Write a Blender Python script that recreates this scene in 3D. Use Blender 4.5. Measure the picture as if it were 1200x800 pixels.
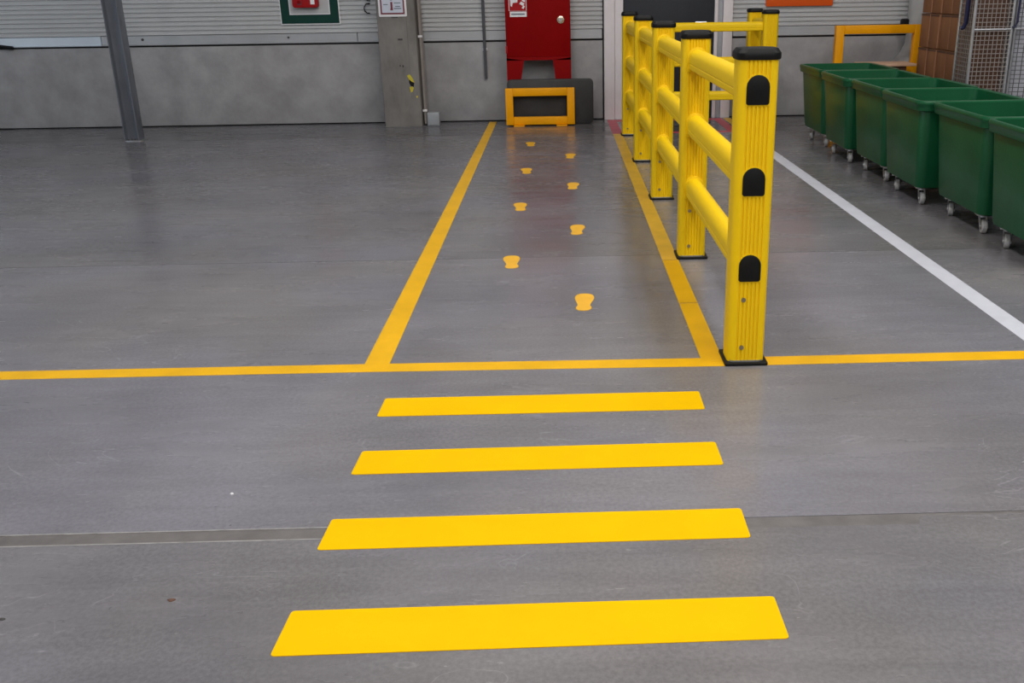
import bpy, math, random
from mathutils import Matrix, Vector

random.seed(7)
for o in list(bpy.data.objects):
    bpy.data.objects.remove(o)
scene = bpy.context.scene
col = scene.collection
PI = math.pi

# ------------------------------------------------------------------ camera
cam_data = bpy.data.cameras.new('camera')
cam = bpy.data.objects.new('camera', cam_data)
col.objects.link(cam)
cam_data.sensor_fit = 'HORIZONTAL'
cam_data.sensor_width = 36.0
cam_data.lens = 1119.915 / 1200 * 36.0
cam_data.shift_x = -(681.266 - 600) / 1200
cam_data.shift_y = (390.2 - 400) / 1200
cam_data.clip_start = 0.05
right = Vector((0.9996, -0.02465, -0.01384))
down = Vector((-0.02134, -0.33677, -0.94135))
fwd = Vector((0.01855, 0.94126, -0.33716))
m = Matrix.Identity(4)
for i in range(3):
    m[i][0] = right[i]
    m[i][1] = -down[i]
    m[i][2] = -fwd[i]
m.translation = Vector((0, 0, 1.40))
cam.matrix_world = m
scene.camera = cam

# ------------------------------------------------------------------ world, exposure
world = bpy.data.worlds.new('world')
scene.world = world
world.use_nodes = True
bg = world.node_tree.nodes['Background']
bg.inputs[0].default_value = (0.62, 0.72, 0.85, 1)
bg.inputs[1].default_value = 0.5
vs = scene.view_settings
vs.view_transform = 'Standard'
vs.look = 'None'
vs.gamma = 1
vs.use_curve_mapping = False
vs.exposure = 0.0

HX0, HX1, HY0, HY1, HZ = -11.0, 10.0, -9.0, 11.2, 6.6
LAMP_W = 83.0
LAMP_POS = [(-1.0, -6.0), (-1.0, -2.0), (-1.0, 2.0), (-1.0, 6.0), (2.4, -6.0), (2.4, -2.0), (2.4, 2.0), (2.4, 6.0),
            (-5.6, -6.0), (-5.6, -2.0), (5.6, -6.0), (5.6, -2.0), (5.6, 2.0)]
WINDOW_W = 80.0


# ------------------------------------------------------------------ materials
def mat(name, color, rough=0.5, metal=0.0, spec=0.5, var=0.0, vscale=8.0, bump=0.0, bscale=60.0,
        stretch=(1, 1, 1), rvar=0.0, coat=0.0):
    mt = bpy.data.materials.new(name)
    mt.use_nodes = True
    nt = mt.node_tree
    b = nt.nodes['Principled BSDF']
    b.inputs['Base Color'].default_value = (*color, 1)
    b.inputs['Roughness'].default_value = rough
    b.inputs['Metallic'].default_value = metal
    b.inputs['Specular IOR Level'].default_value = spec
    b.inputs['Coat Weight'].default_value = coat
    geo = nt.nodes.new('ShaderNodeNewGeometry')
    mp = nt.nodes.new('ShaderNodeMapping')
    mp.inputs['Scale'].default_value = stretch
    nt.links.new(geo.outputs['Position'], mp.inputs['Vector'])
    if var > 0:
        n = nt.nodes.new('ShaderNodeTexNoise')
        n.inputs['Scale'].default_value = vscale
        n.inputs['Detail'].default_value = 6
        n.inputs['Roughness'].default_value = 0.6
        nt.links.new(mp.outputs[0], n.inputs['Vector'])
        r = nt.nodes.new('ShaderNodeValToRGB')
        r.color_ramp.elements[0].position = 0.3
        r.color_ramp.elements[1].position = 0.7
        r.color_ramp.elements[0].color = (*[c * (1 - var) for c in color], 1)
        r.color_ramp.elements[1].color = (*[min(1, c * (1 + var)) for c in color], 1)
        nt.links.new(n.outputs['Fac'], r.inputs['Fac'])
        nt.links.new(r.outputs[0], b.inputs['Base Color'])
        if rvar > 0:
            mr = nt.nodes.new('ShaderNodeMapRange')
            mr.inputs['From Min'].default_value = 0.3
            mr.inputs['From Max'].default_value = 0.7
            mr.inputs['To Min'].default_value = max(0.02, rough - rvar)
            mr.inputs['To Max'].default_value = rough + rvar
            nt.links.new(n.outputs['Fac'], mr.inputs['Value'])
            nt.links.new(mr.outputs[0], b.inputs['Roughness'])
    if bump > 0:
        n2 = nt.nodes.new('ShaderNodeTexNoise')
        n2.inputs['Scale'].default_value = bscale
        n2.inputs['Detail'].default_value = 4
        nt.links.new(mp.outputs[0], n2.inputs['Vector'])
        bp = nt.nodes.new('ShaderNodeBump')
        bp.inputs['Strength'].default_value = bump
        bp.inputs['Distance'].default_value = 0.01
        nt.links.new(n2.outputs['Fac'], bp.inputs['Height'])
        nt.links.new(bp.outputs[0], b.inputs['Normal'])
    return mt


def floor_mat(name, base, seed, rough=0.215):
    """power-trowelled concrete: cloudy tone, trowel streaks, pale scuffs, dark pits"""
    mt = bpy.data.materials.new(name)
    mt.use_nodes = True
    nt = mt.node_tree
    L = nt.links.new
    b = nt.nodes['Principled BSDF']
    geo = nt.nodes.new('ShaderNodeNewGeometry')

    def noise(scale, stretch=(1, 1, 1), detail=5, rot=0.0, dist=0.0, rgh=0.55):
        mp = nt.nodes.new('ShaderNodeMapping')
        mp.inputs['Location'].default_value = (seed * 3.1, seed * 1.7, 0)
        mp.inputs['Scale'].default_value = stretch
        mp.inputs['Rotation'].default_value = (0, 0, rot)
        L(geo.outputs['Position'], mp.inputs['Vector'])
        n = nt.nodes.new('ShaderNodeTexNoise')
        n.inputs['Scale'].default_value = scale
        n.inputs['Detail'].default_value = detail
        n.inputs['Roughness'].default_value = rgh
        n.inputs['Distortion'].default_value = dist
        L(mp.outputs[0], n.inputs['Vector'])
        return n.outputs['Fac']

    def ramp(src, p0, p1, c0=0.0, c1=1.0):
        r = nt.nodes.new('ShaderNodeMapRange')
        r.interpolation_type = 'SMOOTHSTEP'
        r.inputs['From Min'].default_value = p0
        r.inputs['From Max'].default_value = p1
        r.inputs['To Min'].default_value = c0
        r.inputs['To Max'].default_value = c1
        L(src, r.inputs['Value'])
        return r.outputs[0]

    def mathn(op, a, bb):
        n = nt.nodes.new('ShaderNodeMath')
        n.operation = op
        for k, v in enumerate((a, bb)):
            if isinstance(v, (int, float)):
                n.inputs[k].default_value = v
            else:
                L(v, n.inputs[k])
        return n.outputs[0]

    cloud = ramp(noise(1.1, detail=6), 0.3, 0.7, 0.86, 1.12)
    streak = ramp(noise(3.0, (0.7, 5.0, 1), 6, 0.12, 0.6), 0.3, 0.7, 0.94, 1.06)
    grain = ramp(noise(75, detail=4, rgh=0.7), 0.3, 0.7, 0.88, 1.12)
    v = mathn('MULTIPLY', mathn('MULTIPLY', cloud, streak), grain)
    scuff = ramp(noise(2.3, (0.8, 9.0, 1), 8, -0.25, 1.2, 0.7), 0.66, 0.76, 0.0, 0.2)
    scuff2 = ramp(noise(2.6, (1.0, 10.0, 1), 8, 0.45, 1.5, 0.7), 0.67, 0.77, 0.0, 0.16)
    # fine pale scratches: thin iso-lines of a warped noise, only inside scattered patches
    ridge = mathn('ABSOLUTE', mathn('SUBTRACT', noise(1.6, (1.0, 2.2, 1), 3, 0.5, 2.0), 0.5), 0)
    lines = ramp(ridge, 0.0, 0.009, 0.30, 0.0)
    patch = ramp(noise(1.9, detail=4, rot=1.0), 0.52, 0.62)
    scratch = mathn('MULTIPLY', lines, patch)
    dark = ramp(noise(7.0, (0.5, 3.5, 1), 5, 0.2, 0.3), 0.72, 0.78, 0.0, -0.22)
    v = mathn('ADD', v, mathn('ADD', dark, mathn('ADD', scratch, mathn('ADD', scuff, scuff2))))
    pit = ramp(noise(38, detail=1), 0.79, 0.83, 0.0, -0.5)
    v = mathn('MAXIMUM', mathn('ADD', v, pit), 0.2)
    tint = nt.nodes.new('ShaderNodeMix')
    tint.data_type = 'RGBA'
    L(ramp(noise(0.7, detail=3), 0.35, 0.65), tint.inputs['Factor'])
    tint.inputs['A'].default_value = (base[0] * 1.02, base[1] * 1.0, base[2] * 0.97, 1)
    tint.inputs['B'].default_value = (base[0] * 0.98, base[1] * 0.99, base[2] * 1.05, 1)
    mul = nt.nodes.new('ShaderNodeVectorMath')
    mul.operation = 'SCALE'
    L(tint.outputs['Result'], mul.inputs[0])
    L(v, mul.inputs['Scale'])
    L(mul.outputs[0], b.inputs['Base Color'])
    L(ramp(noise(2.2, (0.8, 2.5, 1), 6), 0.3, 0.7, rough - 0.06, rough + 0.1), b.inputs['Roughness'])
    b.inputs['Specular IOR Level'].default_value = 0.5
    bp = nt.nodes.new('ShaderNodeBump')
    bp.inputs['Strength'].default_value = 0.06
    bp.inputs['Distance'].default_value = 0.004
    L(noise(55, (0.6, 1.6, 1), 4), bp.inputs['Height'])
    L(bp.outputs[0], b.inputs['Normal'])
    return mt


M = {}
M['slab_a'] = floor_mat('concrete_slab_a', (0.158, 0.151, 0.155), 1)
M['slab_b'] = floor_mat('concrete_slab_b', (0.178, 0.171, 0.180), 2)
M['slab_c'] = floor_mat('concrete_slab_c', (0.160, 0.154, 0.162), 3)
M['slab_d'] = floor_mat('concrete_slab_d', (0.128, 0.123, 0.127), 4)
M['joint'] = mat('joint_filler', (0.128, 0.118, 0.114), 0.5, var=0.2, vscale=14, bump=0.1)
M['joint_edge'] = mat('joint_edge', (0.26, 0.25, 0.245), 0.5, var=0.3, vscale=20)
M['tape'] = mat('yellow_floor_paint', (0.78, 0.45, 0.001), 0.5, spec=0.03, var=0.03, vscale=6, bump=0.03, bscale=200)
M['line'] = mat('yellow_line_tape', (0.76, 0.41, 0.004), 0.40, spec=0.25, var=0.09, vscale=5, bump=0.04, bscale=160)
M['line_mottled'] = mat('mottled_yellow_line_tape', (0.72, 0.42, 0.035), 0.42, spec=0.4, var=0.14, vscale=6, bump=0.05, bscale=120)  # slightly duller and more mottled than the other line tape
M['foot'] = mat('yellow_footprint_tape', (0.86, 0.46, 0.03), 0.4, spec=0.4, var=0.08, vscale=14)
M['red_tape'] = mat('red_line_tape', (0.52, 0.07, 0.10), 0.42, spec=0.4, var=0.15, vscale=8)
M['white_tape'] = mat('white_line_tape', (0.56, 0.57, 0.63), 0.42, spec=0.4, var=0.07, vscale=9)
M['barrier'] = mat('barrier_yellow_plastic', (0.86, 0.56, 0.003), 0.46, spec=0.22, var=0.02, vscale=2)
M['black_plastic'] = mat('black_plastic', (0.006, 0.006, 0.006), 0.5, spec=0.22, var=0.2, vscale=30)
M['bolt'] = mat('bolt_steel', (0.35, 0.30, 0.22), 0.35, metal=0.9)
M['bin'] = mat('bin_green_plastic', (0.006, 0.080, 0.030), 0.32, spec=0.28, var=0.12, vscale=4, bump=0.03, bscale=30)
M['wheel'] = mat('caster_tyre', (0.42, 0.42, 0.42), 0.5, var=0.15, vscale=40)
M['zinc'] = mat('zinc_steel', (0.55, 0.56, 0.58), 0.35, metal=0.85, var=0.12, vscale=20)
M['concrete'] = mat('precast_concrete', (0.315, 0.308, 0.312), 0.75, spec=0.3, var=0.17, vscale=4.0, bump=0.18, bscale=25)
M['column'] = mat('column_concrete', (0.185, 0.172, 0.158), 0.8, spec=0.3, var=0.36, vscale=3.5, bump=0.25, bscale=18, stretch=(1, 1, .5))
M['panel'] = mat('wall_panel_steel', (0.50, 0.505, 0.51), 0.42, spec=0.5, var=0.05, vscale=2)
M['flash'] = mat('flashing_steel', (0.40, 0.41, 0.425), 0.36, spec=0.5, metal=0.25, var=0.08, vscale=3)
M['flash_reflection'] = mat('flashing_reflection_tint', (0.60, 0.68, 0.76), 0.3, spec=0.6, var=0.05, vscale=3)  # same flashing, lighter and bluer: a bright reflection put into the colour
M['seal'] = mat('black_seal', (0.012, 0.012, 0.012), 0.7)
M['frame_white'] = mat('door_frame_white', (0.74, 0.69, 0.70), 0.45, var=0.05, vscale=3)
M['frame_grey'] = mat('door_frame_grey', (0.36, 0.37, 0.40), 0.45, var=0.05, vscale=3)
M['door'] = mat('door_anthracite', (0.014, 0.017, 0.024), 0.5, var=0.15, vscale=6)
M['red'] = mat('cabinet_red', (0.24, 0.001, 0.002), 0.5, spec=0.1, var=0.07, vscale=5)
M['red_bright'] = mat('sign_red', (0.36, 0.006, 0.010), 0.45, spec=0.25, var=0.05, vscale=20)
M['white'] = mat('white_plastic', (0.78, 0.77, 0.78), 0.4, var=0.03, vscale=10)
M['ink'] = mat('grey_ink', (0.12, 0.14, 0.18), 0.5, var=0.1, vscale=40)
M['pale_blue'] = mat('notice_field', (0.55, 0.58, 0.66), 0.45, var=0.05, vscale=30)
M['notice_red'] = mat('notice_border', (0.16, 0.02, 0.035), 0.45, var=0.05, vscale=30)
M['green_sign'] = mat('frame_green', (0.004, 0.040, 0.030), 0.45, spec=0.2, var=0.1, vscale=10)
M['mat_black'] = mat('black_rubber', (0.026, 0.025, 0.025), 0.55, var=0.3, vscale=6, bump=0.2, bscale=90)
M['orange'] = mat('guard_orange_steel', (0.86, 0.36, 0.001), 0.45, spec=0.2, var=0.06, vscale=6)
M['orange_sign'] = mat('orange_sign', (0.72, 0.10, 0.008), 0.4, var=0.04, vscale=6)
M['pole'] = mat('pole_painted_steel', (0.19, 0.205, 0.235), 0.24, metal=0.35, var=0.1, vscale=4)
M['brass'] = mat('lock_nickel', (0.70, 0.62, 0.48), 0.25, metal=0.9)
M['carton'] = mat('carton_brown', (0.26, 0.115, 0.052), 0.7, spec=0.25, var=0.12, vscale=5, bump=0.05, bscale=60)
M['carton_edge'] = mat('carton_edge', (0.40, 0.20, 0.11), 0.7, spec=0.25, var=0.1, vscale=9)
M['wood'] = mat('pale_wood', (0.62, 0.40, 0.27), 0.65, var=0.15, vscale=4, stretch=(1, 8, 8))
M['wood_dark'] = mat('dark_wood', (0.10, 0.045, 0.025), 0.7, var=0.25, vscale=6)
M['pipe'] = mat('pipe_grey', (0.36, 0.36, 0.355), 0.6, var=0.1, vscale=5)
M['navy'] = mat('navy_tube', (0.012, 0.014, 0.05), 0.4, var=0.1, vscale=10)
M['wire'] = mat('wire_galvanised', (0.40, 0.36, 0.33), 0.4, metal=0.6, var=0.1, vscale=30)
M['wire_dark'] = mat('wire_dark', (0.13, 0.13, 0.14), 0.45, metal=0.5, var=0.1, vscale=30)
M['tote_white'] = mat('wrapped_load', (0.62, 0.63, 0.68), 0.35, var=0.08, vscale=6, bump=0.3, bscale=10)
M['ceiling'] = mat('ceiling_steel', (0.50, 0.50, 0.50), 0.6, var=0.05, vscale=1)
M['hall'] = mat('hall_wall', (0.42, 0.42, 0.425), 0.6, var=0.08, vscale=0.8)
M['hazard'] = mat('hazard_yellow', (0.55, 0.45, 0.02), 0.5, var=0.2, vscale=40)
M['screw'] = mat('dark_mark', (0.05, 0.045, 0.045), 0.7, var=0.2, vscale=40)
M['cable'] = mat('dark_conduit', (0.055, 0.058, 0.068), 0.45, var=0.1, vscale=10)
M['conduit'] = mat('beige_conduit', (0.27, 0.24, 0.22), 0.5, var=0.1, vscale=10)
M['box_grey'] = mat('junction_grey', (0.30, 0.315, 0.33), 0.45, var=0.08, vscale=20)

em = bpy.data.materials.new('lamp_diffuser')
em.use_nodes = True
em.node_tree.nodes['Principled BSDF'].inputs['Emission Color'].default_value = (1, 0.97, 0.94, 1)
em.node_tree.nodes['Principled BSDF'].inputs['Emission Strength'].default_value = 2
M['diffuser'] = em
dl = bpy.data.materials.new('daylight_pane')
dl.use_nodes = True
dl.node_tree.nodes['Principled BSDF'].inputs['Emission Color'].default_value = (0.75, 0.87, 1, 1)
dl.node_tree.nodes['Principled BSDF'].inputs['Emission Strength'].default_value = 2.5
M['daylight'] = dl


# ------------------------------------------------------------------ geometry helpers
class MB:
    def __init__(s):
        s.v = []
        s.f = []

    def add(s, v, f):
        n = len(s.v)
        s.v += [tuple(p) for p in v]
        s.f += [tuple(i + n for i in q) for q in f]
        return s

    def box(s, x0, x1, y0, y1, z0, z1):
        v = [(x, y, z) for z in (z0, z1) for y in (y0, y1) for x in (x0, x1)]
        return s.add(v, [(0, 2, 3, 1), (4, 5, 7, 6), (0, 1, 5, 4), (2, 6, 7, 3), (0, 4, 6, 2), (1, 3, 7, 5)])

    def prism(s, pts, axis, a, b):
        """pts: closed 2D outline; axis 'z' (x,y), 'y' (x,z), 'x' (y,z)"""
        n = len(pts)

        def P(p, t):
            return {'z': (p[0], p[1], t), 'y': (p[0], t, p[1]), 'x': (t, p[0], p[1])}[axis]
        v = [P(p, a) for p in pts] + [P(p, b) for p in pts]
        f = [tuple(range(n))[::-1], tuple(range(n, 2 * n))]
        f += [(i, (i + 1) % n, (i + 1) % n + n, i + n) for i in range(n)]
        return s.add(v, f)

    def loft(s, loops, cap0=True, cap1=True):
        n = len(loops[0])
        v = [p for l in loops for p in l]
        f = []
        for k in range(len(loops) - 1):
            for i in range(n):
                j = (i + 1) % n
                f.append((k * n + i, k * n + j, (k + 1) * n + j, (k + 1) * n + i))
        if cap0:
            f.append(tuple(range(n))[::-1])
        if cap1:
            f.append(tuple(range((len(loops) - 1) * n, len(loops) * n)))
        return s.add(v, f)

    def tube(s, path, r, n=8):
        loops = []
        pts = [Vector(p) for p in path]
        for i, p in enumerate(pts):
            d = (pts[min(i + 1, len(pts) - 1)] - pts[max(i - 1, 0)]).normalized()
            up = Vector((0, 0, 1)) if abs(d.z) < 0.9 else Vector((0, 1, 0))
            a = d.cross(up).normalized()
            b = a.cross(d).normalized()
            loops.append([tuple(p + (a * math.cos(t) + b * math.sin(t)) * r) for t in [2 * PI * k / n for k in range(n)]])
        return s.loft(loops)

    def build(s, name, material, parent=None, smooth=True, bevel=0.0, segs=2):
        import bmesh
        me = bpy.data.meshes.new(name)
        me.from_pydata(s.v, [], s.f)
        bm = bmesh.new()
        bm.from_mesh(me)
        bmesh.ops.recalc_face_normals(bm, faces=bm.faces)
        if bevel > 0:
            es = [e for e in bm.edges if len(e.link_faces) == 2 and e.calc_face_angle(0) > 0.7]
            bmesh.ops.bevel(bm, geom=es, offset=bevel, segments=segs, profile=0.5, affect='EDGES', clamp_overlap=True)
        bm.to_mesh(me)
        bm.free()
        me.materials.append(M[material])
        if smooth:
            me.polygons.foreach_set('use_smooth', [True] * len(me.polygons))
            me.set_sharp_from_angle(angle=0.6)
        me.update()
        o = bpy.data.objects.new(name, me)
        col.objects.link(o)
        if parent:
            o.parent = parent
        return o


def empty(name, loc=(0, 0, 0), rz=0.0):
    o = bpy.data.objects.new(name, None)
    o.empty_display_size = 0.1
    o.location = loc
    o.rotation_euler = (0, 0, rz)
    col.objects.link(o)
    return o


def tag(o, label=None, cat=None, group=None, kind=None):
    if label:
        o['label'] = label
    if cat:
        o['category'] = cat
    if group:
        o['group'] = group
    if kind:
        o['kind'] = kind
    return o


def copy_tree(o, parent=None):
    c = o.copy()
    col.objects.link(c)
    c.parent = parent
    for ch in list(o.children):
        copy_tree(ch, c)
    return c


def rrect(x0, x1, y0, y1, r, n=5):
    pts = []
    for cx, cy, a0 in ((x1 - r, y1 - r, 0), (x0 + r, y1 - r, PI / 2), (x0 + r, y0 + r, PI), (x1 - r, y0 + r, 1.5 * PI)):
        for k in range(n + 1):
            a = a0 + k * PI / 2 / n
            pts.append((cx + r * math.cos(a), cy + r * math.sin(a)))
    return pts


def circle(cx, cy, r, n=20):
    return [(cx + r * math.cos(2 * PI * k / n), cy + r * math.sin(2 * PI * k / n)) for k in range(n)]


# ================================================================== SETTING
floor = empty('floor')
tag(floor, kind='structure')
JN = 0.006


def slab(y0, y1, m_):
    return MB().box(HX0, HX1, y0, y1, -0.15, 0).build('slab', m_, floor, smooth=False)


slab(HY0, 2.287, 'slab_a')
slab(2.345, 5.178, 'slab_b')
slab(5.184, 10.04, 'slab_c')
slab(10.048, HY1 + 0.3, 'slab_d')
# wide filled joint on the left that narrows on the right
MB().prism([(HX0, 2.287), (HX1, 2.287), (HX1, 2.345), (HX0, 2.345)], 'z', -0.15, -0.002).build('joint_filler', 'joint', floor, smooth=False)
MB().prism([(HX0, 2.284), (0.42, 2.284), (0.42, 2.289), (HX0, 2.289)], 'z', -0.10, 0.0006).build('joint_edge', 'joint_edge', floor, smooth=False)
MB().prism([(HX0, 2.343), (0.42, 2.343), (0.42, 2.348), (HX0, 2.348)], 'z', -0.10, 0.0006).build('joint_edge', 'joint_edge', floor, smooth=False)
MB().prism([(0.97, 2.287), (HX1, 2.287), (HX1, 2.330), (0.99, 2.330)], 'z', -0.12, -0.0003).build('joint_patch', 'slab_a', floor, smooth=False)
for y in (5.178, 10.04):
    MB().box(HX0, HX1, y, y + 0.008, -0.15, -0.003).build('joint_filler', 'joint', floor, smooth=False)

ceiling = MB().box(HX0, HX1, HY0, HY1 + 0.3, HZ, HZ + 0.2).build('ceiling', 'ceiling', smooth=False)
tag(ceiling, kind='structure')
wl = empty('wall_left')
tag(wl, kind='structure')
for a in ((HX0 - .2, HX0, HY0, HY1 + .3, 0, 2.4), (HX0 - .2, HX0, HY0, HY1 + .3, 4.6, HZ),
          (HX0 - .2, HX0, HY0, -2, 2.4, 4.6), (HX0 - .2, HX0, 9.5, HY1 + .3, 2.4, 4.6)):
    MB().box(*a).build('wall_section', 'hall', wl, smooth=False)
wr = MB().box(HX1, HX1 + .2, HY0, HY1 + .3, 0, HZ).build('wall_right', 'hall', smooth=False)
tag(wr, kind='structure')
wf = MB().box(HX0 - .2, HX1 + .2, HY0 - .2, HY0, 0, HZ).build('wall_front', 'hall', smooth=False)
tag(wf, kind='structure')
win = empty('window_1')
tag(win, kind='structure')
MB().box(HX0 - .12, HX0 - .10, -2, 9.5, 2.4, 4.6).build('pane', 'daylight', win, smooth=False)
for y in (-2.0, 0.3, 2.6, 4.9, 7.2, 9.42):
    MB().box(HX0 - .09, HX0 - .02, y, y + .08, 2.4, 4.6).build('mullion', 'frame_white', win, smooth=False)
ld = bpy.data.lights.new('window_daylight', 'AREA')
ld.shape = 'RECTANGLE'
ld.size = 11.4
ld.size_y = 2.1
ld.energy = WINDOW_W
ld.color = (0.72, 0.86, 1.0)
lo = bpy.data.objects.new('window_daylight', ld)
col.objects.link(lo)
lo.location = (HX0 + 0.03, 3.75, 3.5)
lo.rotation_euler = (0, -PI / 2, 0)
lo.parent = win

# back wall: precast concrete plinth, dark seal, flashing sills, ribbed steel panels
wb = empty('wall_back')
tag(wb, kind='structure')
Y = HY1
ZC = 0.874
for x0, x1 in ((HX0, -7.22), (-7.212, -1.72), (-1.712, 0.508), (1.965, 6.0), (6.008, HX1)):
    MB().box(x0, x1, Y, Y + .25, 0.012, ZC).build('plinth_panel', 'concrete', wb, smooth=True, bevel=0.006)
MB().box(HX0, HX1, Y + .03, Y + .25, -0.05, HZ).build('backing', 'seal', wb, smooth=False)
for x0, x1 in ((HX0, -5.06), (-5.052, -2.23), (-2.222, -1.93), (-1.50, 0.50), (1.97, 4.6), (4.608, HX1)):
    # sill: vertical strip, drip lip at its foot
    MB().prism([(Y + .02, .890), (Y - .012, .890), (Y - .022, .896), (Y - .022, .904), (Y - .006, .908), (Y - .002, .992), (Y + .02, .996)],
               'x', x0, x1).build('sill_flashing', 'flash_reflection' if x0 == HX0 else 'flash', wb)


def ribbed(x0, x1, z0, z1, pitch=0.0478):
    pr = []
    z = z0
    while z < z1 - pitch:
        pr += [(Y + .003, z), (Y + .003, z + pitch * .48), (Y + .020, z + pitch * .64), (Y + .020, z + pitch * .84)]
        z += pitch
    pr += [(Y + .003, z), (Y + .003, z1), (Y + .035, z1), (Y + .035, z0)]
    return MB().prism(pr, 'x', x0, x1).build('ribbed_panel', 'panel', wb, smooth=False)


for x0, x1 in ((HX0, -6.9), (-6.894, -1.93), (-1.50, 0.508), (1.962, 6.6), (6.606, HX1)):
    ribbed(x0, x1, 1.0, 3.4)
    MB().box(x0, x1, Y + .003, Y + .035, 3.404, HZ).build('upper_panel', 'panel', wb, smooth=False)
MB().box(0.508, 1.962, Y + .003, Y + .035, 2.42, HZ).build('upper_panel', 'panel', wb, smooth=False)

# concrete column standing proud of the wall
colu = empty('trim_1')
tag(colu, kind='structure')
MB().prism(rrect(-1.935, -1.522, 10.85, Y + .05, 0.012, 2), 'z', 0, HZ).build('concrete_column', 'column', colu)
MB().prism([(-1.62, 10.848), (-1.616, 10.848), (-1.616, 10.86), (-1.62, 10.86)], 'z', 0.3, 3).build('form_seam', 'joint', colu, smooth=False)
for x, z, w, h in ((-1.70, 0.93, .05, .02), (-1.72, 0.655, .012, .018), (-1.69, 0.65, .016, .022)):
    MB().box(x - w / 2, x + w / 2, 10.8485, 10.852, z - h / 2, z + h / 2).build('chip', 'screw', colu, smooth=False)

# door in its white frame
door = empty('door_1')
tag(door, kind='structure')
MB().box(0.737, 1.757, Y - .005, Y + .03, 0.02, 2.25).build('door_leaf', 'door', door, bevel=.004)
MB().box(0.522, 0.640, Y - .05, Y + .035, 0, 2.40).build('jamb', 'frame_white', door, bevel=.006)
MB().box(0.642, 0.737, Y - .035, Y + .035, 0, 2.40).build('jamb', 'frame_white', door, bevel=.006)
MB().box(1.757, 1.795, Y - .035, Y + .035, 0, 2.40).build('jamb', 'frame_white', door, bevel=.006)
MB().box(1.797, 1.850, Y - .015, Y + .035, 0, 2.40).build('jamb', 'frame_grey', door, bevel=.004)
MB().box(1.852, 1.958, Y - .05, Y + .035, 0, 2.40).build('jamb', 'frame_white', door, bevel=.006)
MB().box(0.737, 1.757, Y - .04, Y + .035, 2.26, 2.40).build('head', 'frame_white', door, bevel=.006)
MB().box(0.508, 0.521, Y - .01, Y + .03, 0, 2.40).build('seal_strip', 'seal', door, smooth=False)
hd = MB().tube([(1.66, Y - .005, 1.05), (1.66, Y - .06, 1.05), (1.54, Y - .06, 1.05)], .011).build('door_handle', 'zinc', door)

# ceiling lamps
lamp0 = None
for x, y in LAMP_POS:
    if True:
        if lamp0 is None:
            r = empty('panel_lamp')
            MB().box(-.53, .53, -1.6, 1.6, 0.02, .10).build('housing', 'white', r, bevel=.01)
            MB().box(-.51, .51, -1.58, 1.58, 0.008, .02).build('diffuser', 'diffuser', r, smooth=False)
            for yy in (-1.2, 1.2):
                MB().box(-.01, .01, yy - .01, yy + .01, .10, .405).build('hanger', 'zinc', r, smooth=False)
            l = bpy.data.lights.new('lamp_light', 'AREA')
            l.shape = 'RECTANGLE'
            l.size = 1.0
            l.size_y = 3.1
            l.energy = LAMP_W
            l.color = (1.0, 0.98, 0.965)
            lob = bpy.data.objects.new('lamp_light', l)
            col.objects.link(lob)
            lob.location = (0, 0, 0.0)
            lob.parent = r
            tag(r, 'wide white panel lamp hanging under the hall ceiling', 'lamp', 'ceiling panel lamps')
            lamp0 = r
        else:
            r = copy_tree(lamp0)
        r.location = (x, y, HZ - .40)

# ================================================================== FLOOR MARKINGS
T = 0.0016


def marking(name, pts, material, label, cat, z=T, group=None):
    o = MB().prism(pts, 'z', 0.0002, z).build(name, material, smooth=False)
    tag(o, label, cat, group)
    return o


def soft_quad(p, r=0.02):
    """four corner points -> outline with small rounded corners"""
    out = []
    n = len(p)
    for i in range(n):
        a = Vector(p[i - 1])
        b = Vector(p[i])
        c = Vector(p[(i + 1) % n])
        u = (a - b).normalized() * r
        w = (c - b).normalized() * r
        for t in (0, .25, .5, .75, 1):
            q = b + u * (1 - t) ** 2 + w * t ** 2
            out.append((q.x, q.y))
    return out


stripes = [
    ([(-.676, 1.795), (.501, 1.808), (.500, 1.970), (-.670, 1.962)], 'yellow crossing stripe on the floor nearest the camera, the largest of four'),
    ([(-.673, 2.229), (.495, 2.237), (.496, 2.392), (-.667, 2.387)], 'yellow crossing stripe lying across the floor joint, second from the camera'),
    ([(-.668, 2.653), (.491, 2.660), (.490, 2.820), (-.662, 2.812)], 'yellow crossing stripe just beyond the floor joint, third from the camera'),
    ([(-.663, 3.081), (.494, 3.080), (.495, 3.240), (-.659, 3.239)], 'yellow crossing stripe closest to the long cross line, smallest of four'),
]
for p, lab in stripes:
    marking('crossing_stripe', soft_quad(p, .011), 'tape', lab, 'floor stripe', group='crossing stripes', z=.002)

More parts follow.
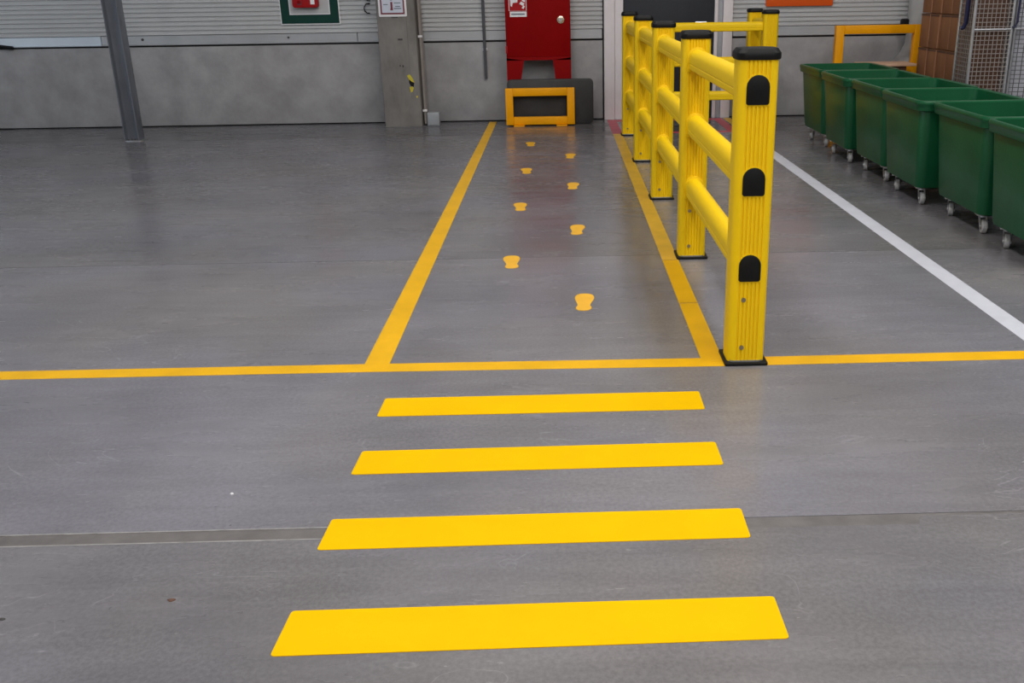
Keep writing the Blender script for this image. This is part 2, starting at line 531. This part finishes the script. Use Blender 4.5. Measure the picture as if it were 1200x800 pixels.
marking('floor_line', [(-9.0, 3.53), (-.79, 3.507), (.62, 3.487), (3.5, 3.497), (8.0, 3.50), (8.0, 3.585), (3.5, 3.583), (.60, 3.577), (-.80, 3.592), (-9.0, 3.625)],
        'line', 'long thin yellow line running across the whole floor beyond the stripes', 'floor line', z=.0012)
ll = empty('floor_line', (-.75, 3.5, 0))
tag(ll, 'yellow line along the left edge of the footprint walkway', 'floor line')
MB().prism([(-.801 + .75, 0.03), (-.701 + .75, 0.03), (-.713 + .75, 7.64), (-.794 + .75, 7.64)], 'z', .0002, .0018).build('tape_strip', 'line', ll, smooth=False)
rl = empty('floor_line', (.59, 3.5, 0))
tag(rl, 'yellow line in pieces beside the barrier, right edge of the walkway', 'floor line')
ys = [3.535, 4.30, 5.07, 6.68, 8.25, 10.0]
for k in range(5):
    a, b = ys[k] - 3.5, ys[k + 1] - 3.5 - .008
    xl = lambda yy: .549 + .006 * yy / 7 - .59
    xr = lambda yy: .636 + .014 * yy / 7 - .59
    MB().prism([(xl(a), a), (xr(a), a), (xr(b), b), (xl(b), b)], 'z', .0002, .0018).build(
        'tape_strip', 'line' if k < 2 else 'line_mottled', rl, smooth=False)
wlN = marking('floor_line', [(1.935, 2.4), (2.035, 2.4), (2.012, 3.9), (1.962, 8.5), (1.955, 9.4), (1.852, 9.4), (1.862, 8.2), (1.918, 3.8)], 'white_tape',
              'white line on the floor between the yellow barrier and the green bins', 'floor line')
red = empty('floor_frame_marking', (1.2, 10.5, 0))
tag(red, 'red taped rectangle on the floor in front of the dark door', 'floor marking')
for x0, x1, y0, y1 in ((.552, .652, 10.0, 11.12), (.654, 1.76, 9.99, 10.09), (.654, 1.76, 10.98, 11.12), (1.762, 1.862, 9.99, 11.12)):
    MB().box(x0 - 1.2, x1 - 1.2, y0 - 10.5, y1 - 10.5, .0002, .0018).build('tape_strip', 'red_tape', red, smooth=False)
marking('floor_line', [(1.885, 10.12), (1.965, 10.12), (1.965, 11.12), (1.885, 11.12)], 'line_mottled',
        'short yellow line beside the red rectangle, right of the dark door', 'floor line')

# footprints: shoe soles with waist and heel
sole = [(0, .145), (.022, .141), (.038, .125), (.046, .100), (.048, .072), (.044, .042), (.038, .014), (.033, -.012), (.0305, -.035),
        (.032, -.052), (.037, -.066), (.0375, -.082), (.034, -.102), (.022, -.116), (0, -.120)]
sole_r = sole + [(-x * .96, y) for x, y in sole[-2:0:-1]]
fm = None
foots = [(.100, 4.335, 'nearest the long cross line, right-hand track'), (-.276, 5.08, 'second from the long cross line, left-hand track'),
         (.097, 5.805, 'third from the long cross line, right-hand track'), (-.279, 6.51, 'fourth from the long cross line, left-hand track'),
         (.094, 7.225, 'fourth from the orange guard, right-hand track'), (-.277, 7.91, 'third from the orange guard, left-hand track'),
         (.093, 8.63, 'second from the orange guard, right-hand track'), (-.280, 9.38, 'nearest the orange guard, left-hand track')]
for k, (x, y, d) in enumerate(foots):
    if fm is None:
        o = MB().prism(sole_r, 'z', .0002, .0018).build('footprint_marker', 'foot', smooth=False)
        fm = o
    else:
        o = fm.copy()
        col.objects.link(o)
    o.location = (x, y, 0)
    o.rotation_euler = (0, 0, .05 if x < 0 else -.05)
    if x < 0:
        o.scale = (-1, 1, 1)
    tag(o, 'yellow shoe footprint on the floor, ' + d, 'footprint', 'walkway footprints')

# ================================================================== SAFETY BARRIER
PW, PD = .146, .13
RAILS = (1.005, .674, .343)
RW, RH = .084, .104


def dshape(cx, z0, w, h, n=10):
    """flat foot, straight sides, round top"""
    r = w / 2
    pts = [(cx - r + .006, z0), (cx + r - .006, z0), (cx + r, z0 + .006)]
    for k in range(n + 1):
        a = PI * k / n
        pts.append((cx + r * math.cos(a), z0 + h - r + r * math.sin(a)))
    pts.append((cx - r, z0 + .006))
    return pts


def rail_profile(cx, z0):
    """round-topped rail with a shallow groove along each flank"""
    r = RW / 2
    pts = [(cx - r + .01, z0), (cx + r - .01, z0), (cx + r, z0 + .010), (cx + r, z0 + .030), (cx + r - .003, z0 + .034), (cx + r, z0 + .038)]
    n = 12
    for k in range(n + 1):
        a = PI * k / n
        pts.append((cx + r * math.cos(a), z0 + RH - r + r * math.sin(a)))
    pts += [(cx - r, z0 + .038), (cx - r + .003, z0 + .034), (cx - r, z0 + .030), (cx - r, z0 + .010)]
    return pts


def fluted_post(w, d):
    r = .028
    base = rrect(-w / 2, w / 2, -d / 2, d / 2, r, 5)
    # flutes on the front (-y) and back (+y) faces
    n = len(base)
    q = n // 4
    c = [base[i * q:(i + 1) * q] for i in range(4)]   # corners (+x,+y), (-x,+y), (-x,-y), (+x,-y)
    gw, gd = .0026, .0045
    rip = []
    for k in range(6):
        gx = -.0375 + .015 * k
        rip += [(gx - gw - .001, 0), (gx - gw + .0006, gd), (gx + gw - .0006, gd), (gx + gw + .001, 0)]
    out = list(c[0])
    out += [(x, d / 2 - dd) for x, dd in reversed(rip)]
    out += c[1] + c[2]
    out += [(x, -d / 2 + dd) for x, dd in rip]
    out += c[3]
    return out


barrier = empty('safety_barrier', (.717, 3.565, 0))
tag(barrier, 'tall yellow plastic barrier with black caps fencing the walkway, turning before the door', 'barrier')
BX, BY = .717, 3.565

post_mesh = None


def add_post(px, py, plugs=False, collar=True, rz=0.0):
    global post_mesh
    x, y = px - BX, py - BY
    if post_mesh is None:
        p = MB().prism(fluted_post(PW, PD), 'z', .012, 1.167).build('post', 'barrier', barrier)
        # cap: dark lid with chamfered top
        cl = [[(a, b, z) for a, b in rrect(-w / 2, w / 2, -d / 2, d / 2, .03, 5)] for w, d, z in
              ((PW + .008, PD + .008, 1.160), (PW + .014, PD + .014, 1.166), (PW + .014, PD + .014, 1.184), (PW - .006, PD - .006, 1.199), (PW - .05, PD - .05, 1.201))]
        MB().loft(cl).build('cap', 'black_plastic', p)
        MB().prism(rrect(-PW / 2 - .012, PW / 2 + .012, -PD / 2 - .018, PD / 2 + .018, .008, 2), 'z', 0, .012).build('base_plate', 'black_plastic', p, bevel=.002)
        MB().prism(rrect(-PW / 2 + .006, PW / 2 - .006, -PD / 2 - .002, PD / 2 + .002, .02, 3), 'z', .012, .018).build('shim', 'zinc', p)
        for z in (.268, .072):
            for xx in ((-.02,)):
                MB().prism(circle(xx, z, .009, 12), 'y', -PD / 2 - .003, -PD / 2 + .004).build('bolt', 'bolt', p)
        post_mesh = p
    else:
        p = copy_tree(post_mesh, barrier)
    p.location = (x, y, 0)
    p.rotation_euler = (0, 0, rz)
    return p


posts = [add_post(BX, BY + 1.588 * k) for k in range(5)]
p_corner = add_post(2.105, 9.87)
p_end = add_post(2.105, 10.66)
# black end plugs set in the front post
for z0 in RAILS:
    MB().prism(dshape(-.002, z0 - .001, .084, .105), 'y', -PD / 2 - .006, -PD / 2 + .01).build('end_plug', 'black_plastic', posts[0], bevel=.002)
    MB().prism(dshape(-.002, z0 - .006, .094, .115), 'y', -PD / 2 - .0015, -PD / 2 + .012).build('plug_rim', 'barrier', posts[0])
# collars where rails leave the posts
ring = None
for k in range(1, 5):
    for z0 in RAILS:
        if ring is None:
            ring = MB().prism(dshape(0, -.009, RW + .022, RH + .020), 'y', -PD / 2 - .008, -PD / 2 + .01).build('collar', 'barrier', posts[k], bevel=.0025)
            c = ring
        else:
            c = ring.copy()
            col.objects.link(c)
            c.parent = posts[k]
        c.location = (0, 0, z0)
rail = None
for k in range(4):
    for z0 in RAILS:
        if rail is None:
            rail = MB().prism(rail_profile(0, 0), 'y', PD / 2 - .02, 1.588 - PD / 2 + .02).build('rail', 'barrier', barrier)
            r = rail
        else:
            r = rail.copy()
            col.objects.link(r)
            r.parent = barrier
        r.location = (0, 1.588 * k, z0)
for z0 in RAILS:
    pr = [(a * .8, b * .86) for a, b in rail_profile(0, 0)]
    yc = 9.885 - BY
    o = MB().prism([(yc + a, b) for a, b in pr], 'x', PW / 2 - .02, 2.105 - BX - PW / 2 + .02).build('rail', 'barrier', barrier)
    o.location = (0, 0, z0 - .005)
    o = MB().prism(rail_profile(2.105 - BX, 0), 'y', 9.87 - BY + PD / 2 - .02, 10.66 - BY - PD / 2 + .02).build('rail', 'barrier', barrier)
    o.location = (0, 0, z0)


# ================================================================== GREEN BINS
BL, BWD = .73, .83     # along x, along y (rim)


def rr3(wx, wy, r, z, n=5):
    return [(a, b, z) for a, b in rrect(-wx / 2, wx / 2, -wy / 2, wy / 2, r, n)]


def make_bin():
    r = empty('wheeled_bin')
    loops = [rr3(.54, .62, .04, .112), rr3(.58, .665, .05, .122), rr3(.595, .685, .055, .16), rr3(.668, .775, .062, .650),
             rr3(.655, .76, .058, .668), rr3(.580, .67, .05, .165), rr3(.52, .61, .04, .14)]
    MB().loft(loops).build('tub', 'bin', r)
    # rim: flat band with a rounded top lip and a stepped ledge
    lip = [rr3(.664, .770, .062, .636), rr3(.706, .806, .070, .633), rr3(.714, .814, .072, .637), rr3(.718, .818, .074, .668), rr3(BL - .006, BWD - .006, .078, .672),
           rr3(BL, BWD, .08, .679), rr3(BL - .002, BWD - .002, .08, .692), rr3(.718, .818, .075, .700), rr3(.676, .778, .064, .700), rr3(.662, .764, .06, .694), rr3(.652, .756, .058, .640)]
    lp = lip + [lip[0]]
    MB().loft(lp, False, False).build('rim', 'bin', r)
    # casters
    for sx in (-1, 1):
        for sy in (-1, 1):
            c = MB()
            c.prism(rrect(-.045, .045, -.04, .04, .008, 2), 'z', .106, .114)
            c.prism(circle(0, 0, .022, 12), 'z', .094, .107)
            # fork: two cheeks and a crown
            for s in (-1, 1):
                c.prism([(-.012, .095), (.030, .095), (-.018 + .0, .030), (-.052, .030), (-.055, .045)][::1], 'x', s * .020 - .0015, s * .020 + .0015)
            c.box(-.021, .021, -.012, .028, .090, .096)
            o = c.build('caster', 'zinc', r)
            w = MB()
            yc, zc = -.033, .041
            lp = []
            for xx, rad in ((-.016, .028), (-.015, .037), (-.010, .041), (.010, .041), (.015, .037), (.016, .028)):
                lp.append([(xx, yc + rad * math.cos(2 * PI * k / 20), zc + rad * math.sin(2 * PI * k / 20)) for k in range(20)])
            w.loft(lp)
            w.build('wheel', 'wheel', o)
            MB().tube([(-.024, yc, zc), (.024, yc, zc)], .008, 8).build('axle', 'zinc', o)
            o.location = (sx * .225, sy * .24, 0)
            o.rotation_euler = (0, 0, random.uniform(-.5, .5))
    return r


bin0 = make_bin()
bins = [(2.712, 9.20, .01, 'green wheeled plastic bin at the far end, closest to the concrete wall'),
        (2.685, 8.318, -.008, 'green wheeled plastic bin second from the concrete wall'),
        (2.715, 7.480, .006, 'green wheeled plastic bin third from the concrete wall'),
        (2.687, 6.642, -.006, 'green wheeled plastic bin fourth from the concrete wall, third nearest'),
        (2.752, 5.806, .004, 'green wheeled plastic bin fifth from the wall, second nearest the camera'),
        (2.742, 4.970, -.004, 'nearest green wheeled plastic bin, cut off by the right edge')]
for i, (x, y, a, lab) in enumerate(bins):
    o = bin0 if i == 0 else copy_tree(bin0)
    o.location = (x, y, 0)
    o.rotation_euler = (0, 0, a)
    tag(o, lab, 'bin', 'row of green wheeled bins')

# ================================================================== LEFT: steel post, wall items
po = empty('steel_post', (-4.41, 10.14, 0))
tag(po, 'grey steel H-beam post standing on the floor before the left wall', 'post')
MB().prism([(-.078, -.07), (-.066, -.07), (-.066, -.004), (.060, -.004), (.060, -.07), (.072, -.07), (.072, .07), (.060, .07), (.060, .004), (-.066, .004), (-.066, .07), (-.078, .07)],
           'z', 0.008, HZ).build('shaft', 'pole', po, bevel=.003)
MB().prism(rrect(-.086, .105, -.075, .075, .04, 4), 'z', 0, .008).build('base_plate', 'zinc', po)
for k in (-.045, -.012, .02, .045):
    MB().prism(circle(k, -.045, .008, 8), 'z', .008, .024).build('bolt', 'screw', po)

hk = MB()
hk.tube([(-6.44, Y - .04, .865), (-6.42, Y - .05, .925), (-6.36, Y - .055, .945), (-6.27, Y - .05, .935), (-6.16, Y - .04, .908), (-6.02, Y - .035, .890)], .019)
hko = hk.build('wall_strap', 'black_plastic')
tag(hko, 'small black strap end on the wall ledge at the left edge', 'strap')

gf = empty('green_frame', (-2.725, Y, 1.1))
tag(gf, 'dark green square frame on the ribbed wall around the red alarm', 'frame')
gx0, gx1, gz0, gz1, gt = -.316, .316, 0, .64, .092
MB().prism([(gx0 - .012, gz0 - .012), (gx1 + .012, gz0 - .012), (gx1 + .012, gz1 + .012), (gx0 - .012, gz1 + .012)], 'y', -.004, .006).build('backing_board', 'white', gf, smooth=False)
MB().prism([(gx0, gz0), (gx1, gz0), (gx1 - gt, gz0 + gt), (gx0 + gt, gz0 + gt)], 'y', -.009, -.003).build('frame_side', 'green_sign', gf, smooth=False)
MB().prism([(gx0, gz1), (gx1, gz1), (gx1 - gt, gz1 - gt), (gx0 + gt, gz1 - gt)], 'y', -.009, -.003).build('frame_side', 'green_sign', gf, smooth=False)
MB().prism([(gx0, gz0), (gx0 + gt, gz0 + gt), (gx0 + gt, gz1 - gt), (gx0, gz1)], 'y', -.009, -.003).build('frame_side', 'green_sign', gf, smooth=False)
MB().prism([(gx1, gz0), (gx1 - gt, gz0 + gt), (gx1 - gt, gz1 - gt), (gx1, gz1)], 'y', -.009, -.003).build('frame_side', 'green_sign', gf, smooth=False)
MB().prism([(gx0 + gt + .012, gz0 + gt + .012), (gx1 - gt - .012, gz0 + gt + .012), (gx1 - gt - .012, gz1 - gt - .012), (gx0 + gt + .012, gz1 - gt - .012)], 'y', -.007, -.003).build('inner_field', 'panel', gf, smooth=False)

al = empty('alarm_box', (-2.745, Y - .0095, 1.265))
tag(al, 'red alarm box mounted inside the green frame', 'alarm')
MB().prism(rrect(-.145, .135, 0, .26, .03, 4), 'y', -.07, 0).build('housing', 'red_bright', al, bevel=.008)
MB().box(.055, .10, -.073, -.069, .035, .085).build('label', 'white', al, smooth=False)
MB().box(-.09, -.045, -.073, -.069, .03, .075).build('label', 'notice_red', al, smooth=False)
MB().prism(circle(-.07, .06, .018, 14), 'y', -.082, -.068).build('button', 'red', al)

for k, (x, z, lab) in enumerate(((-2.09, 1.245, 'lower black wire hook on the ribbed wall left of the column'), (-2.075, 1.375, 'upper black wire hook on the ribbed wall left of the column'))):
    pts = [(x + .03, Y - .004, z + .055), (x - .005, Y - .03, z + .05), (x - .026, Y - .03, z + .02), (x - .03, Y - .03, z), (x - .022, Y - .03, z - .025), (x, Y - .03, z - .045), (x + .028, Y - .02, z - .048)]
    o = MB().tube(pts, .007).build('wire_hook', 'black_plastic')
    tag(o, lab, 'hook', 'black wire hooks')

nt_ = empty('notice_board', (-1.757, 10.85, 1.165))
tag(nt_, 'white notice with dark red border on the concrete column', 'notice')
MB().prism(rrect(-.15, .15, 0, .42, .012, 3), 'y', -.008, -.0005).build('plate', 'white', nt_, bevel=.001)
MB().prism([(-.128, .024), (.128, .024), (.128, .40), (-.128, .40)], 'y', -.0095, -.007).build('border', 'notice_red', nt_, smooth=False)
MB().prism([(-.112, .040), (.112, .040), (.112, .385), (-.112, .385)], 'y', -.011, -.008).build('field', 'pale_blue', nt_, smooth=False)
for x0, x1, z0, z1, mm in ((-.018, .004, .085, .15, 'notice_red'), (-.022, .006, .065, .085, 'notice_red'), (-.02, .004, .165, .20, 'ink'), (.015, .095, .078, .088, 'ink'), (.03, .085, .100, .108, 'ink'),
                           (-.095, -.045, .12, .128, 'ink'), (.02, .09, .135, .143, 'ink'), (-.09, -.04, .20, .208, 'ink'), (-.09, .09, .24, .25, 'ink'), (-.09, .07, .27, .28, 'ink'), (-.06, .06, .33, .355, 'notice_red')):
    MB().box(x0, x1, -.0122, -.0105, z0, z1).build('print_mark', mm, nt_, smooth=False)
MB().box(-.02, .05, -.006, -.0005, -.012, -.002).build('tape_tab', 'screw', nt_, smooth=False)

hz = empty('hazard_tape_scrap', (-1.625, 10.85, .40))
tag(hz, 'torn scrap of yellow and black hazard tape on the column', 'tape scrap')
MB().prism([(-.03, .15), (.0, .165), (.03, .12), (.045, .075), (.02, .085), (-.01, .11)], 'y', -.003, -.0005).build('yellow_piece', 'hazard', hz, smooth=False)
MB().prism([(-.01, .11), (.02, .085), (.045, .075), (.035, .03), (.005, .04), (-.012, .075)], 'y', -.003, -.0005).build('black_piece', 'black_plastic', hz, smooth=False)
MB().prism([(-.01, .03), (.02, .035), (.035, .02), (.02, -.02), (.0, -.03)], 'y', -.003, -.0005).build('yellow_piece', 'hazard', hz, smooth=False)
MB().prism([(.055, -.07), (.075, -.065), (.07, -.085), (.058, -.088)], 'y', -.003, -.0005).build('yellow_piece', 'hazard', hz, smooth=False)

cd = empty('wall_conduit', (-1.492, 10.93, 0))
tag(cd, 'beige conduit running down the right side of the concrete column', 'conduit')
MB().tube([(0, 0, .02), (0, 0, 3.2)], .015, 10).build('conduit_tube', 'conduit', cd)
MB().tube([(-.0, .10, .13), (0, .10, 3.2)], .016, 10).build('conduit_tube', 'conduit', cd)
for z in (.165, .955):
    MB().box(-.025, .022, -.02, .02, z - .012, z + .012).build('clip', 'white', cd, bevel=.003)
jb = empty('junction_box', (-1.40, 10.93, 0))
tag(jb, 'small grey box on the floor at the foot of the column', 'box')
MB().box(-.068, .065, -.05, .05, 0, .145).build('housing', 'box_grey', jb, bevel=.006)
MB().box(-.055, .052, -.056, -.049, .012, .133).build('cover', 'box_grey', jb, bevel=.002)

wc = empty('wall_tube', (-.815, Y - .02, .478))
tag(wc, 'thin dark vertical tube on the wall left of the red cabinet', 'tube')
MB().prism(rrect(-.016, .016, -.016, .02, .005, 2), 'z', 0, 2.2).build('tube', 'cable', wc)
for z in (.30, 1.2):
    MB().box(-.026, .026, .004, .021, z, z + .03).build('clip', 'zinc', wc, bevel=.002)

sc = MB().prism(circle(-2.99, .955, .012, 10), 'y', Y - .012, Y - .001).build('wall_screw', 'screw')
tag(sc, 'dark screw head on the wall sill below the green frame', 'screw')
sc2 = MB().prism(circle(-4.60, .955, .014, 10), 'y', Y - .012, Y - .001).build('wall_screw', 'screw')
tag(sc2, 'dark screw head on the wall sill right of the steel post', 'screw')

# ================================================================== FIRE HOSE CABINET
cb = empty('fire_cabinet', (-.209, 10.95, 0))
tag(cb, 'tall dark red steel fire hose cabinet standing against the wall', 'cabinet')
MB().box(-.355, .355, .012, .245, .70, 2.0).build('body', 'red', cb, bevel=.004)
dr = MB().box(-.345, .352, -.006, .014, .722, 1.985).build('door', 'red', cb, bevel=.003)
MB().prism(circle(.249, 1.106, .040, 24), 'y', -.016, -.005).build('lock', 'brass', dr, bevel=.004)
MB().prism(circle(.249, 1.106, .018, 16), 'y', -.024, -.015).build('lock_core', 'zinc', dr)
MB().prism(circle(.255, 1.106, .005, 8), 'y', -.025, -.023).build('keyhole', 'screw', dr)
for z in (.80, 1.85):
    MB().box(-.36, -.34, -.012, .004, z - .04, z + .04).build('hinge', 'red_bright', dr, bevel=.003)
MB().prism([(-.355, 0), (-.16, 0), (-.199, .49), (-.164, .685), (-.355, .71)][::1], 'y', -.004, .026).build('leg', 'red', cb, smooth=False)
MB().prism([(.355, 0), (.17, 0), (.179, .49), (.156, .685), (.355, .71)], 'y', -.004, .026).build('leg', 'red', cb, smooth=False)
MB().box(-.355, .355, -.004, .03, .685, .721).build('crossbar', 'red', cb, smooth=False)
# hose sign: red square with white reel and flame marks, white text strip under it
sg = MB().box(-.31, -.118, -.009, -.005, 1.205, 1.40).build('hose_sign', 'red_bright', cb, smooth=False)
MB().box(-.307, -.121, -.0083, -.0055, 1.203, 1.212).build('sign_edge', 'white', sg, smooth=False)
MB().box(-.31, -.304, -.0105, -.0085, 1.205, 1.40).build('sign_edge', 'white', sg, smooth=False)
MB().box(-.124, -.118, -.0105, -.0085, 1.205, 1.40).build('sign_edge', 'white', sg, smooth=False)


def sp(pts):
    MB().prism(pts, 'y', -.011, -.0085).build('pictogram', 'white', sg, smooth=False)


sp([(-.290, 1.255), (-.275, 1.245), (-.265, 1.285), (-.215, 1.290), (-.212, 1.325), (-.225, 1.375), (-.285, 1.375), (-.292, 1.33)])
sp([(-.170, 1.23), (-.150, 1.222), (-.135, 1.25), (-.152, 1.262)])
sp([(-.195, 1.275), (-.160, 1.255), (-.135, 1.275), (-.175, 1.30)])
sp([(-.165, 1.305), (-.135, 1.29), (-.130, 1.325), (-.165, 1.335)])
sp([(-.195, 1.335), (-.150, 1.335), (-.150, 1.38), (-.185, 1.38)])
tx = MB().box(-.300, -.118, -.009, -.005, 1.142, 1.196).build('text_strip', 'white', cb, smooth=False)
MB().box(-.285, -.140, -.0105, -.0085, 1.163, 1.176).build('text_line', 'ink', tx, smooth=False)

# black mat leaning on the wall behind the orange guard
bm_ = MB().prism(rrect(-.475, .475, 0, .488, .045, 5), 'y', -.03, .03).build('rubber_mat', 'mat_black', bevel=.008)
bm_.location = (-.09, 10.865, 0.001)
tag(bm_, 'black rounded rubber board standing between the orange guard and red cabinet', 'mat')


def make_guard(name, x0, x1, h, ybase, depth, bar, mid, label, feet=True):
    cx = (x0 + x1) / 2
    w = (x1 - x0) / 2
    g = empty(name, (cx, ybase, 0))
    tag(g, label, 'guard')
    d = depth / 2
    z0 = .012 if feet else 0
    for s in (-1, 1):
        a, b = sorted((s * w, s * (w - bar)))
        MB().box(a, b, -d, d, z0, h).build('upright', 'orange', g, bevel=.006)
    MB().box(-w + bar, w - bar, -d, d, h - bar, h).build('top_rail', 'orange', g, bevel=.006)
    MB().box(-w + bar, w - bar, -d, d, mid, mid + bar).build('lower_rail', 'orange', g, bevel=.006)
    if feet:
        for s in (-.62, .62):
            MB().prism(rrect(s * w - .06, s * w + .06, -d - .05, d + .02, .01, 2), 'z', 0, .012).build('foot_plate', 'orange', g, bevel=.002)
    return g


make_guard('impact_guard', -.582, .175, .405, 10.755, .07, .083, .014, 'low orange steel guard frame on the floor before the red cabinet')
make_guard('impact_guard', 2.975, 3.905, 1.012, 10.64, .085, .088, .505, 'tall orange steel guard frame behind the green bins')

# ================================================================== RIGHT BACK CORNER
os_ = empty('wall_sign', (2.70, Y, 1.205))
tag(os_, 'bright orange sign on the wall right of the dark door', 'sign')
MB().prism(rrect(-.375, .375, 0, .40, .015, 3), 'y', -.022, .004).build('panel', 'orange_sign', os_, bevel=.004)

dp = empty('drain_pipe', (3.985, Y - .215, 0))
tag(dp, 'thick grey vertical drain pipe on the wall behind the orange guard', 'pipe')
MB().loft([[(a, b, z) for a, b in circle(0, 0, r, 24)] for r, z in ((.125, 0), (.125, .45), (.12, .50), (.115, 3.2))]).build('pipe_shaft', 'pipe', dp)
MB().loft([[(a + o_, b, z) for a, b in circle(0, 0, r, 24)] for r, z, o_ in ((.20, .50, -.08), (.19, .60, -.07), (.15, .68, -.03), (.125, .80, 0), (.12, .86, 0))]).build('pipe_shoe', 'pipe', dp)
MB().loft([[(a, b, z) for a, b in circle(0, 0, r, 24)] for r, z in ((.115, .985), (.124, .99), (.124, 1.02), (.115, 1.025))], False, False).build('joint_ring', 'pipe', dp)
MB().prism(rrect(-.19, -.115, .98, 1.06, .02, 3), 'y', -.04, .04).build('clamp', 'black_plastic', dp, bevel=.006)

# wooden pallets behind the bins
pl = empty('wooden_crate', (3.46, 10.38, 0))
tag(pl, 'wooden crate with pale top board standing behind the green bins', 'crate')
MB().box(-.28, .26, -.19, .19, .615, .640).build('top_board', 'wood', pl, bevel=.003)
MB().box(-.10, .17, -.16, .16, .03, .615).build('body', 'wood_dark', pl, bevel=.004)
MB().box(-.18, .20, -.19, .19, 0, .03).build('base_board', 'wood', pl, bevel=.003)

# carton stack
pa = empty('wooden_pallet', (4.15, 9.72, 0))
tag(pa, 'low wooden pallet under the brown cartons', 'pallet')
for k in range(5):
    MB().box(-.42, .42, -.52 + k * .235, -.42 + k * .235, .125, .147).build('deck_board', 'wood', pa, smooth=False)
for x in (-.36, 0, .36):
    MB().box(x - .05, x + .05, -.52, .52, 0, .125).build('bearer', 'wood', pa, smooth=False)
CH = .331
tiers = ['bottom tier on the pallet', 'second tier, just above the bins', 'third tier up, just below the cut-off tier', 'top visible tier, cut by the upper edge']
cols_ = ['nearest the wire cage', 'second from the wire cage', 'third from the wire cage', 'farthest from the wire cage']
cart = None
for t in range(4):
    for c in range(4):
        if cart is None:
            cart = empty('carton')
            MB().box(0, .36, .004, .246, 0, CH - .007).build('box_body', 'carton', cart, bevel=.004)
            MB().box(-.0025, .004, .002, .012, .004, CH - .012).build('corner_edge', 'carton_edge', cart, smooth=False)
            MB().box(-.0012, .004, .012, .246, CH - .03, CH - .009).build('flap_edge', 'wood_dark', cart, smooth=False)
            o = cart
        else:
            o = copy_tree(cart)
        o.location = (3.745 + random.uniform(-.008, .008), 9.225 + c * .2525, .149 + t * CH)
        tag(o, 'brown cardboard carton, ' + tiers[t] + ', ' + cols_[c], 'carton', 'stacked brown cartons')


# wire cages
def wire_panel(w, z0, z1, px, pz, r, axis, at, material, parent, name='wire_mesh', off=0.0):
    b = MB()
    n = int(round(w / px))
    for k in range(n + 1):
        t = off + k * w / n
        if axis == 'x':
            b.box(t - r, t + r, at - r, at + r, z0, z1)
        else:
            b.box(at - r, at + r, t - r, t + r, z0, z1)
    nz = int(round((z1 - z0) / pz))
    for k in range(nz + 1):
        z = z0 + k * (z1 - z0) / nz
        if axis == 'x':
            b.box(off, off + w, at - r * 3, at - r, z - r, z + r)
        else:
            b.box(at - r * 3, at - r, off, off + w, z - r, z + r)
    o = b.build(name, material, parent, smooth=False)
    o['kind'] = 'stuff'
    return o


def make_cage(name, loc, w, d, h, wire, label, handle=True, px=.035):
    c = empty(name, loc)
    tag(c, label, 'cage trolley')
    for x in (0, w):
        for y in (0, d):
            MB().tube([(x, y, .13), (x, y, h)], .014, 10).build('upright', 'zinc', c)
            wh = MB()
            wh.loft([[(x + xx, y + .05 * math.cos(2 * PI * k / 16), .05 + .05 * math.sin(2 * PI * k / 16)) for k in range(16)] for xx in (-.015, .015)])
            wh.build('wheel', 'black_plastic', c)
    MB().box(-.015, w + .015, -.015, d + .015, .10, .13).build('deck', 'zinc', c, bevel=.004)
    for z in (1.045,):
        MB().tube([(0, -.004, z), (w, -.004, z)], .008, 8).build('cross_bar', 'zinc', c)
        MB().tube([(0, d, z), (w, d, z)], .008, 8).build('cross_bar', 'zinc', c)
    wire_panel(w, .16, h - .03, px, .036, .0028, 'x', 0, wire, c)
    wire_panel(w, .16, h - .03, px, .036, .0028, 'x', d, wire, c)
    wire_panel(d, .16, h - .03, px, .036, .0028, 'y', 0, wire, c)
    wire_panel(d, .16, h - .03, px, .036, .0028, 'y', w, wire, c)
    return c


cg = make_cage('mesh_cage', (3.50, 8.35, 0), .325, .30, 1.75, 'wire', 'galvanised wire mesh cage trolley with navy tubes beside the cartons')
MB().tube([(-.062, .10, 1.055), (-.05, .09, 1.06), (-.037, .075, 1.10), (-.033, .07, 1.75)], .019, 10).build('navy_tube', 'navy', cg)
MB().tube([(.325, -.02, 1.06), (.345, -.02, 1.065), (.358, -.02, 1.10), (.366, -.02, 1.75)], .010, 10).build('navy_tube', 'navy', cg)
dl_ = MB().box(.03, .295, .04, .26, .134, 1.42).build('dark_load', 'wood_dark', bevel=.01)
dl_.location = (3.50, 8.35, 0)
tag(dl_, 'dark brown load packed inside the galvanised wire cage', 'load')
cg2 = make_cage('mesh_cage', (3.885, 8.42, 0), .70, .62, 1.75, 'wire_dark', 'wire mesh cage trolley at the right edge holding a white load', px=.05)
ld_ = MB()
ld_.box(.04, .66, .05, .57, .134, 1.55)
lo_ = ld_.build('wrapped_load', 'tote_white', bevel=.03, segs=3)
lo_.location = (3.885, 8.42, 0)
tag(lo_, 'white wrapped load inside the wire cage at the right edge', 'load')

# small debris on the floor
for x, y, s, mm, lab in ((-.98, 2.02, .010, 'wood_dark', 'small dark red speck on the floor left of the nearest stripe'), (-1.0, 2.55, .005, 'white', 'tiny white crumb on the floor above the joint'),
                         (-1.36, 1.96, .007, 'screw', 'tiny black speck on the floor far left of the nearest stripe')):
    d = MB().loft([[(a, b, z) for a, b in [(s * k * math.cos(t) * (1 + .3 * math.sin(3 * t)), s * k * .6 * math.sin(t)) for t in [2 * PI * i / 9 for i in range(9)]]] for k, z in ((1, .0002), (.8, .003), (.3, .005))]).build('floor_crumb', mm)
    d.location = (x, y, 0)
    tag(d, lab, 'debris')
